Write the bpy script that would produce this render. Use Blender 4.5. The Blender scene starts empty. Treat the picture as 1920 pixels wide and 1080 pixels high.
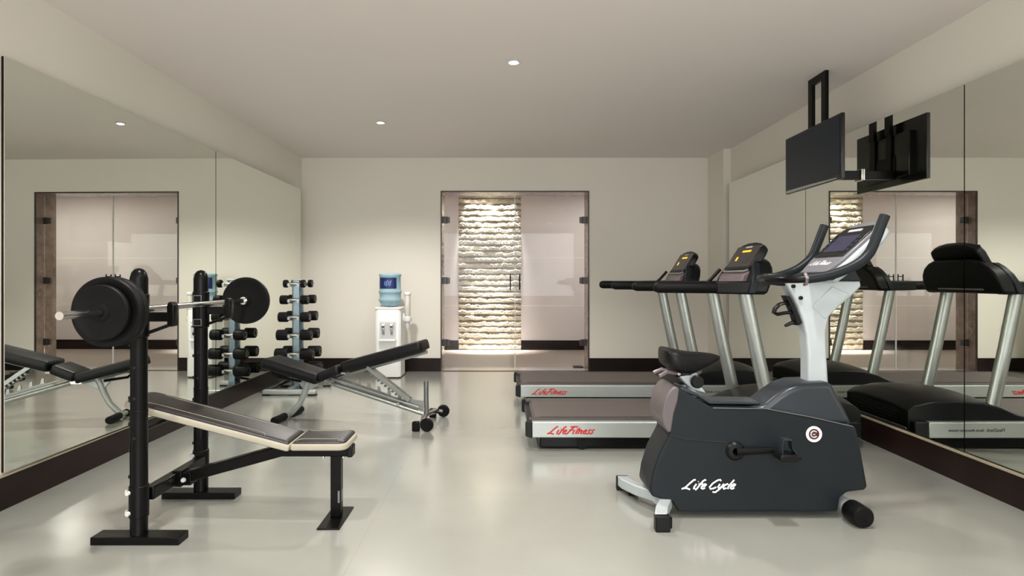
import bpy, bmesh, math, random
from mathutils import Vector, Matrix, Euler, noise
random.seed(7)
C = bpy.context.scene.collection
PI = math.pi
# ------------------------------------------------------------------ camera, world, exposure, big lights
scn = bpy.context.scene
cam_d = bpy.data.cameras.new('camera'); cam = bpy.data.objects.new('camera', cam_d); C.objects.link(cam)
cam.location = (0, 0, 1.2); cam.rotation_euler = (PI/2, 0, 0)
cam_d.sensor_width = 36; cam_d.lens = 36*1150/1920
cam_d.shift_x = 20/1920; cam_d.shift_y = -16/1920
cam_d.clip_start = 0.05
scn.camera = cam
vs = scn.view_settings
vs.view_transform = 'Standard'; vs.look = 'None'; vs.exposure = 0.12; vs.gamma = 1.0; vs.use_curve_mapping = False
w = bpy.data.worlds.new('world'); scn.world = w; w.use_nodes = True
w.node_tree.nodes['Background'].inputs[0].default_value = (0.8, 0.85, 0.9, 1)
w.node_tree.nodes['Background'].inputs[1].default_value = 0.3

def lamp(name, kind, loc, energy, color=(1, 1, 1), rot=(0, 0, 0), **kw):
    d = bpy.data.lights.new(name, kind); d.energy = energy; d.color = color
    for k, v in kw.items(): setattr(d, k, v)
    o = bpy.data.objects.new(name, d); C.objects.link(o); o.location = loc; o.rotation_euler = rot
    return o
WARM = (1.0, 0.965, 0.91)
DAY = (0.97, 0.975, 1.0)
# daylight through the wide window in the wall behind the camera
lamp('window_daylight', 'AREA', (0.1, -2.32, 1.65), 155, DAY, (PI/2, 0, 0), shape='RECTANGLE', size=4.2, size_y=1.9)
DOWN_E = 145          # each ceiling downlight
CORR_E = 38          # each unseen fill lamp added in the corridor

# ------------------------------------------------------------------ helpers
def lin(c):
    c = c/255
    return c/12.92 if c <= 0.04045 else ((c+0.055)/1.055)**2.4
def col(r, g, b): return (lin(r), lin(g), lin(b), 1)
MATS = {}
def mat(name, rgb, rough=0.5, metal=0.0, var=0.06, scale=6.0, bump=0.0, bscale=200, spec=0.5, emit=None, estr=0.0, coat=0.0):
    m = bpy.data.materials.new(name); m.use_nodes = True; nt = m.node_tree; b = nt.nodes['Principled BSDF']
    c = col(*rgb)
    tc = nt.nodes.new('ShaderNodeTexCoord'); nz = nt.nodes.new('ShaderNodeTexNoise')
    nz.inputs['Scale'].default_value = scale; nz.inputs['Detail'].default_value = 4
    nt.links.new(tc.outputs['Object'], nz.inputs['Vector'])
    rp = nt.nodes.new('ShaderNodeValToRGB')
    rp.color_ramp.elements[0].position = 0.3; rp.color_ramp.elements[1].position = 0.7
    rp.color_ramp.elements[0].color = (c[0]*(1-var), c[1]*(1-var), c[2]*(1-var), 1)
    rp.color_ramp.elements[1].color = (min(1, c[0]*(1+var)), min(1, c[1]*(1+var)), min(1, c[2]*(1+var)), 1)
    nt.links.new(nz.outputs['Fac'], rp.inputs['Fac']); nt.links.new(rp.outputs['Color'], b.inputs['Base Color'])
    b.inputs['Roughness'].default_value = rough; b.inputs['Metallic'].default_value = metal
    b.inputs['Specular IOR Level'].default_value = spec
    b.inputs['Coat Weight'].default_value = coat
    if bump:
        n2 = nt.nodes.new('ShaderNodeTexNoise'); n2.inputs['Scale'].default_value = bscale; n2.inputs['Detail'].default_value = 3
        nt.links.new(tc.outputs['Object'], n2.inputs['Vector'])
        bp = nt.nodes.new('ShaderNodeBump'); bp.inputs['Strength'].default_value = bump; bp.inputs['Distance'].default_value = 0.004
        nt.links.new(n2.outputs['Fac'], bp.inputs['Height']); nt.links.new(bp.outputs['Normal'], b.inputs['Normal'])
    if emit:
        b.inputs['Emission Color'].default_value = col(*emit); b.inputs['Emission Strength'].default_value = estr
    MATS[name] = m
    return m

wallm = mat('wall_paint', (224, 219, 208), 0.75, var=0.02, scale=0.8, bump=0.05, bscale=90)
ceilm = mat('ceiling_paint', (230, 222, 218), 0.85, var=0.015, scale=0.7)
basem = mat('dark_baseboard_wood', (26, 15, 12), 0.34, var=0.35, scale=3, spec=0.2)
ledgem = mat('beige_ledge', (146, 136, 114), 0.6)
blackmetal = mat('black_powder_metal', (8, 8, 8), 0.30, spec=0.16)
blackrub = mat('black_rubber', (12, 12, 12), 0.5, bump=0.1, bscale=60, spec=0.15)
blackplas = mat('black_plastic', (13, 14, 15), 0.38, spec=0.22)
darkplas = mat('charcoal_plastic', (25, 30, 34), 0.42, var=0.04, spec=0.22)
darkplas2 = mat('charcoal_cover_plastic', (40, 46, 53), 0.3, var=0.04)
capplas = mat('grey_rear_cap', (92, 84, 86), 0.35)
chrome = mat('chrome', (205, 203, 200), 0.16, metal=1.0, var=0.02)
silver = mat('silver_paint', (168, 173, 169), 0.38, metal=0.45, var=0.03)
silverdull = mat('brushed_silver', (160, 164, 160), 0.34, metal=0.75, var=0.05, scale=12)
greymetal = mat('grey_metal', (120, 122, 122), 0.35, metal=0.7)
pewter = mat('blue_grey_steel', (122, 138, 146), 0.3, metal=0.65)
whitebike = mat('pale_silver_lacquer', (178, 186, 189), 0.38, metal=0.15)
padm = mat('black_vinyl', (14, 14, 15), 0.42, bump=0.15, bscale=120, spec=0.22)
pad2 = mat('charcoal_vinyl', (31, 27, 26), 0.42, bump=0.12, bscale=140)
pipem = mat('cream_piping', (160, 154, 138), 0.6)
beltm = mat('treadmill_belt', (80, 72, 69), 0.55, bump=0.3, bscale=300)
railtop = mat('treadmill_footrail', (58, 54, 53), 0.5)
red = mat('red_lettering', (186, 32, 26), 0.4)
white = mat('white_lettering', (242, 242, 242), 0.5)
greyprint = mat('grey_lettering', (72, 74, 72), 0.5)
whitep = mat('white_appliance_plastic', (236, 236, 234), 0.35, var=0.01)
offw = mat('grey_white_plastic', (206, 206, 204), 0.45)
mauve = mat('mauve_grey_plastic', (118, 104, 108), 0.35)
screenm = mat('dark_tv_screen', (24, 34, 46), 0.3, var=0.05, spec=0.25)
bezel = mat('tv_bezel', (10, 10, 11), 0.25)
led = mat('amber_display', (60, 40, 5), 0.4, emit=(255, 190, 20), estr=1.5)
lcd = mat('violet_display', (46, 45, 66), 0.25, emit=(60, 60, 95), estr=0.12)
bulbm = mat('lit_bulb', (255, 250, 235), 0.5, emit=(255, 246, 225), estr=25)
labelm = mat('navy_label', (18, 34, 92), 0.4)
cupm = mat('translucent_cup_tube', (214, 208, 198), 0.3)
darkhole = mat('dark_recess', (6, 6, 6), 0.7)
jambm = mat('brown_marble', (132, 112, 104), 0.25, var=0.3, scale=7)
framem = mat('thin_bronze_frame', (62, 52, 50), 0.35, metal=0.3)
hingem = mat('dark_hinge_metal', (70, 68, 68), 0.3, metal=0.6)
corrfl = mat('corridor_floor_stone', (140, 128, 120), 0.45, var=0.08, scale=1.2)

# marble veins on the jamb
def veins(m, scale, c2, width=0.04, strength=1.0):
    nt = m.node_tree; b = nt.nodes['Principled BSDF']
    src = b.inputs['Base Color'].links[0].from_socket
    tc = nt.nodes.new('ShaderNodeTexCoord'); v = nt.nodes.new('ShaderNodeTexVoronoi'); v.feature = 'DISTANCE_TO_EDGE'
    v.inputs['Scale'].default_value = scale
    nz = nt.nodes.new('ShaderNodeTexNoise'); nz.inputs['Scale'].default_value = scale*1.5
    mx0 = nt.nodes.new('ShaderNodeMix'); mx0.data_type = 'RGBA'; mx0.blend_type = 'LINEAR_LIGHT'; mx0.inputs[0].default_value = 0.25
    nt.links.new(tc.outputs['Object'], nz.inputs['Vector'])
    nt.links.new(tc.outputs['Object'], mx0.inputs[6]); nt.links.new(nz.outputs['Color'], mx0.inputs[7])
    nt.links.new(mx0.outputs[2], v.inputs['Vector'])
    r = nt.nodes.new('ShaderNodeMapRange'); r.inputs['From Max'].default_value = width; r.inputs['To Min'].default_value = strength; r.inputs['To Max'].default_value = 0
    nt.links.new(v.outputs['Distance'], r.inputs['Value'])
    mx = nt.nodes.new('ShaderNodeMix'); mx.data_type = 'RGBA'; mx.inputs[7].default_value = col(*c2)
    nt.links.new(r.outputs[0], mx.inputs[0]); nt.links.new(src, mx.inputs[6]); nt.links.new(mx.outputs[2], b.inputs['Base Color'])
veins(jambm, 5, (168, 152, 140), 0.03, 0.6)

# mirror
mirrorm = bpy.data.materials.new('mirror_glass'); mirrorm.use_nodes = True
_b = mirrorm.node_tree.nodes['Principled BSDF']; _b.inputs['Base Color'].default_value = (0.86, 0.88, 0.82, 1)
_b.inputs['Metallic'].default_value = 1; _b.inputs['Roughness'].default_value = 0.004
_n = mirrorm.node_tree.nodes.new('ShaderNodeTexNoise'); _n.inputs['Scale'].default_value = 0.7
_r = mirrorm.node_tree.nodes.new('ShaderNodeMapRange'); _r.inputs['To Min'].default_value = 0.002; _r.inputs['To Max'].default_value = 0.008
mirrorm.node_tree.links.new(_n.outputs['Fac'], _r.inputs['Value']); mirrorm.node_tree.links.new(_r.outputs[0], _b.inputs['Roughness'])
# thin clear glass
def thin_glass(name, tint, refl=1.0):
    m = bpy.data.materials.new(name); m.use_nodes = True; nt = m.node_tree
    nt.nodes.remove(nt.nodes['Principled BSDF']); out = nt.nodes['Material Output']
    t = nt.nodes.new('ShaderNodeBsdfTransparent'); t.inputs[0].default_value = tint
    g = nt.nodes.new('ShaderNodeBsdfGlossy'); g.inputs['Roughness'].default_value = 0.02
    f = nt.nodes.new('ShaderNodeFresnel'); f.inputs['IOR'].default_value = 1.45
    mm = nt.nodes.new('ShaderNodeMath'); mm.operation = 'MULTIPLY'; mm.inputs[1].default_value = refl
    mx = nt.nodes.new('ShaderNodeMixShader')
    nt.links.new(f.outputs[0], mm.inputs[0]); nt.links.new(mm.outputs[0], mx.inputs[0])
    nt.links.new(t.outputs[0], mx.inputs[1]); nt.links.new(g.outputs[0], mx.inputs[2]); nt.links.new(mx.outputs[0], out.inputs[0])
    return m
glassm = thin_glass('door_glass', (0.95, 0.96, 0.95, 1), 0.35)
bottlem = bpy.data.materials.new('blue_water_bottle'); bottlem.use_nodes = True
_b = bottlem.node_tree.nodes['Principled BSDF']; _b.inputs['Base Color'].default_value = col(150, 182, 196)
_b.inputs['Roughness'].default_value = 0.15; _b.inputs['Transmission Weight'].default_value = 0.25; _b.inputs['IOR'].default_value = 1.2
_n = bottlem.node_tree.nodes.new('ShaderNodeTexNoise'); _n.inputs['Scale'].default_value = 9
_r = bottlem.node_tree.nodes.new('ShaderNodeValToRGB'); _r.color_ramp.elements[0].color = col(150, 184, 200); _r.color_ramp.elements[1].color = col(180, 208, 216)
bottlem.node_tree.links.new(_n.outputs['Fac'], _r.inputs[0]); bottlem.node_tree.links.new(_r.outputs[0], _b.inputs['Base Color'])

# polished resin floor with a few fine joints
def floor_mat():
    m = bpy.data.materials.new('pale_resin_floor'); m.use_nodes = True; nt = m.node_tree; b = nt.nodes['Principled BSDF']
    L = nt.links.new
    g = nt.nodes.new('ShaderNodeNewGeometry'); s = nt.nodes.new('ShaderNodeSeparateXYZ'); L(g.outputs['Position'], s.inputs[0])
    nz = nt.nodes.new('ShaderNodeTexNoise'); nz.inputs['Scale'].default_value = 1.1; nz.inputs['Detail'].default_value = 6; L(g.outputs['Position'], nz.inputs['Vector'])
    rp = nt.nodes.new('ShaderNodeValToRGB'); rp.color_ramp.elements[0].position = 0.3; rp.color_ramp.elements[1].position = 0.7
    rp.color_ramp.elements[0].color = col(144, 145, 138); rp.color_ramp.elements[1].color = col(158, 159, 151); L(nz.outputs['Fac'], rp.inputs[0])
    def line(axis, val, wd):
        a = nt.nodes.new('ShaderNodeMath'); a.operation = 'SUBTRACT'; L(s.outputs[axis], a.inputs[0]); a.inputs[1].default_value = val
        c = nt.nodes.new('ShaderNodeMath'); c.operation = 'ABSOLUTE'; L(a.outputs[0], c.inputs[0])
        d = nt.nodes.new('ShaderNodeMath'); d.operation = 'LESS_THAN'; L(c.outputs[0], d.inputs[0]); d.inputs[1].default_value = wd
        return d.outputs[0]
    acc = None
    for ax, v, wd in ((0, -0.64, 0.0025), (1, 3.42, 0.003), (1, 4.68, 0.003), (1, 6.9, 0.003)):
        o = line(ax, v, wd)
        if acc is None: acc = o
        else:
            q = nt.nodes.new('ShaderNodeMath'); q.operation = 'MAXIMUM'; L(acc, q.inputs[0]); L(o, q.inputs[1]); acc = q.outputs[0]
    q = nt.nodes.new('ShaderNodeMath'); q.operation = 'MULTIPLY'; L(acc, q.inputs[0]); q.inputs[1].default_value = 0.28
    mx = nt.nodes.new('ShaderNodeMix'); mx.data_type = 'RGBA'; mx.inputs[7].default_value = col(132, 124, 104)
    L(q.outputs[0], mx.inputs[0]); L(rp.outputs[0], mx.inputs[6]); L(mx.outputs[2], b.inputs['Base Color'])
    r = nt.nodes.new('ShaderNodeMapRange'); r.inputs['To Min'].default_value = 0.17; r.inputs['To Max'].default_value = 0.25
    L(nz.outputs['Fac'], r.inputs['Value']); L(r.outputs[0], b.inputs['Roughness'])
    b.inputs['Specular IOR Level'].default_value = 0.6
    b.inputs['Coat Weight'].default_value = 0.9; b.inputs['Coat Roughness'].default_value = 0.17; b.inputs['Coat IOR'].default_value = 1.6
    return m
floorm = floor_mat()
# split-face stone
stonem = mat('split_face_stone', (186, 177, 160), 0.9, var=0.12, scale=9, bump=0.5, bscale=45)
corrw = mat('corridor_plaster', (208, 199, 197), 0.6, var=0.03, scale=1.0)
def hlines(m, zs, c2):
    nt = m.node_tree; b = nt.nodes['Principled BSDF']; src = b.inputs['Base Color'].links[0].from_socket
    g = nt.nodes.new('ShaderNodeNewGeometry'); s = nt.nodes.new('ShaderNodeSeparateXYZ'); nt.links.new(g.outputs['Position'], s.inputs[0])
    for z in zs:
        a = nt.nodes.new('ShaderNodeMath'); a.operation = 'COMPARE'; a.inputs[1].default_value = z; a.inputs[2].default_value = 0.006
        nt.links.new(s.outputs[2], a.inputs[0])
        mx = nt.nodes.new('ShaderNodeMix'); mx.data_type = 'RGBA'; mx.inputs[7].default_value = col(*c2)
        nt.links.new(a.outputs[0], mx.inputs[0]); nt.links.new(src, mx.inputs[6]); src = mx.outputs[2]
    nt.links.new(src, b.inputs['Base Color'])
hlines(corrw, (1.57, 0.755), (228, 218, 208))

OFF = {}
class MB:
    def __init__(s): s.bm = bmesh.new()
    def box(s, c, size, rot=None, M=None):
        T = Matrix.Translation(c)
        if rot: T = T @ Euler(rot).to_matrix().to_4x4()
        T = T @ Matrix.Diagonal((*size, 1))
        if M: T = M @ T
        bmesh.ops.create_cube(s.bm, size=1, matrix=T); return s
    def box2(s, a, b): 
        return s.box([(a[i]+b[i])/2 for i in range(3)], [abs(b[i]-a[i]) for i in range(3)])
    def cyl(s, p0, p1, r0, r1=None, seg=24):
        p0 = Vector(p0); p1 = Vector(p1); d = p1-p0
        q = d.to_track_quat('Z', 'Y').to_matrix().to_4x4()
        bmesh.ops.create_cone(s.bm, cap_ends=True, segments=seg, radius1=r0, radius2=r0 if r1 is None else r1, depth=d.length,
                              matrix=Matrix.Translation((p0+p1)/2) @ q); return s
    def sph(s, c, r, sc=(1, 1, 1)):
        bmesh.ops.create_uvsphere(s.bm, u_segments=20, v_segments=12, radius=r, matrix=Matrix.Translation(c) @ Matrix.Diagonal((*sc, 1))); return s
    def tube(s, pts, r, seg=12, flat=1.0, up=(0, 1, 0), cap=True):
        """swept tube; r may be a list; flat scales the radius along `up`"""
        P = [Vector(p) for p in pts]; n = len(P); R = r if isinstance(r, (list, tuple)) else [r]*n
        rings = []; prev = None
        for i, p in enumerate(P):
            t = (P[min(i+1, n-1)]-P[max(i-1, 0)]).normalized()
            u = Vector(up) if prev is None else prev
            u = (u-t*u.dot(t))
            if u.length < 1e-4: u = t.orthogonal()
            u.normalize(); prev = u; v = t.cross(u)
            rings.append([s.bm.verts.new(p+u*(math.cos(2*PI*k/seg)*R[i]*flat)+v*(math.sin(2*PI*k/seg)*R[i])) for k in range(seg)])
        for a, b in zip(rings, rings[1:]):
            for k in range(seg): s.bm.faces.new((a[k], a[(k+1) % seg], b[(k+1) % seg], b[k]))
        if cap:
            s.bm.faces.new(rings[0][::-1]); s.bm.faces.new(rings[-1])
        return s
    def prism(s, poly, h0, h1, M=None, plane='xz'):
        """polygon extruded from h0 to h1 along the missing axis"""
        def mk(p, h):
            v = {'xz': (p[0], h, p[1]), 'xy': (p[0], p[1], h), 'yz': (h, p[0], p[1])}[plane]
            v = Vector(v)
            return M @ v if M else v
        a = [s.bm.verts.new(mk(p, h0)) for p in poly]; b = [s.bm.verts.new(mk(p, h1)) for p in poly]
        n = len(poly)
        fa = s.bm.faces.new(a); fb = s.bm.faces.new(b[::-1])
        for i in range(n): s.bm.faces.new((a[i], b[i], b[(i+1) % n], a[(i+1) % n]))
        return s
    def lathe(s, prof, c=(0, 0, 0), seg=32, M=None):
        rings = []
        for r, z in prof:
            rings.append([s.bm.verts.new((M or Matrix()) @ Vector((c[0]+r*math.cos(2*PI*k/seg), c[1]+r*math.sin(2*PI*k/seg), c[2]+z))) for k in range(seg)])
        for a, b in zip(rings, rings[1:]):
            for k in range(seg): s.bm.faces.new((a[k], a[(k+1) % seg], b[(k+1) % seg], b[k]))
        s.bm.faces.new(rings[0][::-1]); s.bm.faces.new(rings[-1]); return s
    def loft(s, rings):
        V = [[s.bm.verts.new(p) for p in r] for r in rings]; n = len(V[0])
        for a, b in zip(V, V[1:]):
            for k in range(n): s.bm.faces.new((a[k], a[(k+1) % n], b[(k+1) % n], b[k]))
        s.bm.faces.new(V[0][::-1]); s.bm.faces.new(V[-1]); return s

def obj(name, mb, m, parent=None, bevel=0.0, smooth=True, seg=2, sub=0, label=None, angle=35):
    bm = mb.bm if isinstance(mb, MB) else mb
    off = OFF.get(parent.name, Vector((0, 0, 0))) if parent else Vector((0, 0, 0))
    if off.length: bmesh.ops.translate(bm, verts=bm.verts[:], vec=-off)
    bmesh.ops.recalc_face_normals(bm, faces=bm.faces[:])
    me = bpy.data.meshes.new(name); bm.to_mesh(me); bm.free()
    if smooth:
        me.polygons.foreach_set('use_smooth', [True]*len(me.polygons))
        me.set_sharp_from_angle(angle=math.radians(angle))
    me.materials.append(m)
    o = bpy.data.objects.new(name, me); C.objects.link(o)
    if parent:
        o.parent = parent
        OFF[o.name] = off
    if bevel:
        b = o.modifiers.new('bevel', 'BEVEL'); b.width = bevel; b.segments = seg; b.limit_method = 'ANGLE'; b.angle_limit = math.radians(30)
        b.harden_normals = False
    if sub:
        q = o.modifiers.new('subd', 'SUBSURF'); q.levels = sub; q.render_levels = sub
    if label: o['label'] = label
    return o
def tag(o, label, cat, group=None):
    o['label'] = label; o['category'] = cat
    if group: o['group'] = group
    return o
def thing(name, label, cat, loc=(0, 0, 0), rz=0, group=None, world=False):
    o = bpy.data.objects.new(name, None); C.objects.link(o); o.location = loc; o.rotation_euler = (0, 0, rz); o.empty_display_size = 0.1
    if world: OFF[o.name] = Vector(loc)
    return tag(o, label, cat, group)
def struct(name, mb, m, parent=None, **k):
    o = obj(name, mb, m, parent, smooth=False, **k)
    if not parent: o['kind'] = 'structure'
    return o
def copy_tree(o, parent=None):
    c = o.copy(); C.objects.link(c)
    if parent: c.parent = parent
    for ch in [x for x in list(bpy.data.objects) if x.parent == o]: copy_tree(ch, c)
    return c
def B(a, b): return MB().box2(a, b)
def xform(mb, M): bmesh.ops.transform(mb.bm, matrix=M, verts=mb.bm.verts[:]); return mb

# ------------------------------------------------------------------ the room
D = 8.02; H = 2.79; ZL = 2.61; XR = 2.79; YF = -2.5; TW = 0.35
DX0, DX1, DZ = -0.782, 1.137, 2.346
struct('floor', B((-2.9, YF-.1, -0.1), (3.1, D+TW, 0)), floorm)
struct('ceiling', B((-2.9, YF-.1, H), (3.1, D+TW, H+0.1)), ceilm)
struct('wall_left', B((-2.85, YF, 0), (-ZL, D+.1, H)), wallm)
struct('wall_right', B((XR, YF, 0), (3.05, D+.1, H)), wallm)
wb = MB(); wb.box2((-2.85, D, 0), (DX0, D+TW, H)); wb.box2((DX1, D, 0), (3.05, D+TW, H)); wb.box2((DX0, D, DZ), (DX1, D+TW, H))
struct('wall_back', wb, wallm)
struct('trim_1', B((2.70, 7.46, 0), (XR, D, H)), wallm)            # pilaster in the right corner
wf = MB(); wf.box2((-2.85, YF-.1, 0), (3.05, YF, .65)); wf.box2((-2.85, YF-.1, 2.65), (3.05, YF, H))
wf.box2((-2.85, YF-.1, .65), (-2.05, YF, 2.65)); wf.box2((2.25, YF-.1, .65), (3.05, YF, 2.65))
struct('wall_front', wf, wallm)
wn = MB()
for x in (-2.05, -.6, .8, 2.2): wn.box2((x, YF-.08, .65), (x+.05, YF-.03, 2.65))
for z in (.65, 2.6): wn.box2((-2.05, YF-.08, z), (2.25, YF-.03, z+.05))
struct('window_1', wn, framem)
BH = 0.178
struct('baseboard_left', B((-ZL, 3.16, 0), (-2.59, D, BH-.006)), basem)
struct('trim_2', B((-ZL, 3.16, BH-.006), (-2.585, D, BH)), ledgem)
struct('baseboard_right', B((2.705, .3, 0), (XR, 7.46, BH-.006)), basem)
struct('trim_3', B((2.70, .3, BH-.006), (XR, 7.44, BH+.004)), ledgem)
struct('baseboard_back_left', B((-ZL, D-.015, 0), (DX0-.01, D, .172)), basem)
struct('baseboard_back_right', B((DX1+.01, D-.015, 0), (2.70, D, .172)), basem)
# near end of the left wall: dark stone door surround
dr = struct('door_2', B((-2.615, 1.2, 0), (-2.600, 3.15, 2.315)), basem)
struct('door_panel', B((-2.600, 1.4, 0.01), (-2.595, 2.7, 2.2)), offw, dr)

# door surround and jambs of the glass door
d1 = MB(); f = .012
d1.box2((DX0-f, D-.008, 0), (DX0+.004, D+.01, DZ+f)); d1.box2((DX1-.004, D-.008, 0), (DX1+f, D+.01, DZ+f)); d1.box2((DX0, D-.008, DZ-.004), (DX1, D+.01, DZ+f))
door = struct('door_1', d1, framem)
jb = MB(); jb.box2((DX0-.004, D+.01, 0), (DX0+.003, D+TW+.01, DZ)); jb.box2((DX1-.003, D+.01, 0), (DX1+.004, D+TW+.01, DZ)); jb.box2((DX0, D+.01, DZ-.004), (DX1, D+TW+.01, DZ+.004))
obj('jamb', jb, jambm, door)
obj('threshold', B((DX0, D-.01, 0), (DX1, D+.02, .006)), framem, door)
GY = D+.14; XM = (DX0+DX1)/2+.004
for x0, x1, hx in ((DX0+.012, XM-.004, DX0), (XM+.004, DX1-.012, DX1)):
    lf = obj('door_leaf', B((x0, GY-.005, .012), (x1, GY+.005, DZ-.015)), glassm, door, smooth=False, label='clear frameless glass leaf')
    s = 1 if hx < 0 else -1
    for z in (1.99, 1.185, .36):
        h = MB(); h.box2((hx+s*.004, GY-.016, z-.045), (hx+s*.055, GY+.016, z+.045)); h.box2((hx+s*.062, GY-.014, z-.04), (hx+s*.098, GY+.014, z+.04))
        h.cyl((hx+s*.058, GY, z-.046), (hx+s*.058, GY, z+.046), .008)
        obj('hinge', h, hingem, lf, bevel=.002)
    ed = MB(); ex = x1 if s > 0 else x0
    ed.box2((ex-.003, GY-.006, .012), (ex+.003, GY+.006, DZ-.015))
    obj('edge_seal', ed, offw, lf)
    xh = XM - s*.062
    hb = MB()
    for sy in (-1, 1):
        hb.cyl((xh, GY+sy*.05, 1.06), (xh, GY+sy*.05, 1.27), .008)
        for z in (1.09, 1.24): hb.cyl((xh, GY, z), (xh, GY+sy*.05, z), .006)
    obj('door_handle', hb, blackmetal, lf)

# corridor behind the glass
CY = 10.45; CH = 2.68
struct('floor_corridor', B((-5, D+TW, -.1), (5, CY+.3, 0)), corrfl)
struct('ceiling_corridor', B((-5, D+TW, CH), (5, CY+.3, CH+.1)), ceilm)
SX0, SX1 = -.727, .336
cw = MB(); cw.box2((-5, CY, 0), (SX0, CY+.2, CH)); cw.box2((SX1, CY, 0), (5, CY+.2, CH)); cw.box2((SX0-.1, CY+.16, 0), (SX1+.1, CY+.26, CH))
struct('wall_corridor', cw, corrw)
struct('wall_corridor_left', B((-5.1, D+TW, 0), (-5, CY+.3, CH)), corrw)
struct('wall_corridor_right', B((5, D+TW, 0), (5.1, CY+.3, CH)), corrw)
cbk = MB(); cbk.box2((-5, D+TW, 0), (DX0-.004, D+TW+.01, CH)); cbk.box2((DX1+.004, D+TW, 0), (5, D+TW+.01, CH)); cbk.box2((DX0-.004, D+TW, DZ+.004), (DX1+.004, D+TW+.01, CH))
struct('wall_corridor_near', cbk, corrw)
struct('baseboard_corridor_left', B((-5, CY-.015, 0), (SX0, CY, .163)), basem)
struct('baseboard_corridor_right', B((SX1, CY-.015, 0), (5, CY, .163)), basem)
# split face stone strip: courses of rough blocks, each with a broken sloping top
def stone():
    bm = bmesh.new(); NX = 150; rows = 27; rh = CH/rows; sub = 9; vs_ = []
    for j in range(rows):
        for k in range(sub):
            t = k/sub; z = (j+t)*rh; ring = []
            for i in range(NX+1):
                x = SX0+(SX1-SX0)*i/NX
                blk = noise.noise(Vector((x*3.1+j*7.7, j*3.3, 2.0)))
                w = noise.noise(Vector((x*14, j*5.1, .3))); w2 = noise.noise(Vector((x*40, z*40, 9)))
                dep = .045+.022*blk+.010*w
                top = .68+.20*w+.08*w2
                if t < .12: d_ = dep*t/.12*.9
                elif t < top: d_ = dep*(.9+.1*(t-.12)/(top-.12))
                else: d_ = dep*(1-(t-top)/(1-top))
                d_ += .004*w2+.003*noise.noise(Vector((x*90, z*90, 4)))
                ring.append(bm.verts.new((x, CY+.035-max(0, d_), z+.012*w+.006*w2)))
            vs_.append(ring)
    for a, b in zip(vs_, vs_[1:]):
        for i in range(NX): bm.faces.new((a[i], a[i+1], b[i+1], b[i]))
    # closing back and sides
    bot = [bm.verts.new((v.co.x, CY+.159, v.co.z)) for v in (vs_[0][0], vs_[0][-1], vs_[-1][0], vs_[-1][-1])]
    bm.faces.new((bot[0], bot[1], bot[3], bot[2]))
    bm.faces.new([r[0] for r in vs_]+[bot[2], bot[0]]); bm.faces.new([r[-1] for r in vs_]+[bot[3], bot[1]])
    bm.faces.new(vs_[0]+[bot[1], bot[0]]); bm.faces.new(vs_[-1]+[bot[3], bot[2]])
    return bm
o = obj('trim_stone_strip', stone(), stonem, smooth=False); o['kind'] = 'structure'
# floor plate by the door in the corridor
pl = obj('floor_closer_plate', B((.985, D+TW-.02, 0), (1.12, D+TW+.12, .012)), blackmetal, bevel=.003)
tag(pl, 'small black floor plate beside the right jamb of the glass door', 'floor plate')

# ------------------------------------------------------------------ mirrors
def mirror(name, quad, back, label):
    """quad: four floor-plan/height corners of the face, back: x of the backing"""
    t = thing(name, label, 'mirror', (quad[0][0], quad[0][1], quad[0][2]), world=True)
    s = 1 if back > quad[0][0] else -1
    m = MB(); f_ = [m.bm.verts.new(q) for q in quad]; b_ = [m.bm.verts.new((q[0]+s*.004, q[1], q[2])) for q in quad]
    m.bm.faces.new(f_); m.bm.faces.new(b_[::-1])
    for i in range(4): m.bm.faces.new((f_[i], b_[i], b_[(i+1) % 4], f_[(i+1) % 4]))
    obj('mirror_pane', m, mirrorm, t, smooth=False)
    m = MB(); f_ = [m.bm.verts.new((q[0]+s*.0045, q[1], q[2])) for q in quad]; b_ = [m.bm.verts.new((back, q[1], q[2])) for q in quad]
    m.bm.faces.new(f_); m.bm.faces.new(b_[::-1])
    for i in range(4): m.bm.faces.new((f_[i], b_[i], b_[(i+1) % 4], f_[(i+1) % 4]))
    obj('backing_board', m, basem, t, smooth=False)
    return t
MB0 = BH+.014
def lx(y): return -2.592+(y-3.2)*.0150          # the left mirror leans in a little towards the far end
def lt(y): return 1.2+.4495*-lx(y)
mirror('wall_mirror', [(lx(3.2), 3.2, MB0), (lx(5.49), 5.49, MB0), (lx(5.49), 5.49, lt(5.49)), (lx(3.2), 3.2, lt(3.2))], -ZL+.001, 'large wall mirror nearest the left edge, reflecting the glass door and adjustable bench')
mirror('wall_mirror', [(lx(5.5), 5.5, MB0), (lx(7.72), 7.72, MB0), (lx(7.72), 7.72, lt(7.72)), (lx(5.5), 5.5, lt(5.5))], -ZL+.001, 'wall mirror behind the dumbbell tower on the left wall')
RT = 2.345; RX = 2.715
mirror('wall_mirror', [(RX, 5.475, MB0), (RX, 7.31, MB0), (RX, 7.31, RT), (RX, 5.475, RT)], XR-.001, 'right wall mirror farthest from the camera, beside the corner pilaster')
mirror('wall_mirror', [(RX, 3.60, MB0), (RX, 5.467, MB0), (RX, 5.467, RT), (RX, 3.60, RT)], XR-.001, 'right wall mirror behind the television, reflecting the treadmill consoles')
mirror('wall_mirror', [(RX, 1.75, MB0), (RX, 3.592, MB0), (RX, 3.592, RT), (RX, 1.75, RT)], XR-.001, 'right wall mirror at the right edge, closest to the camera')

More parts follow.
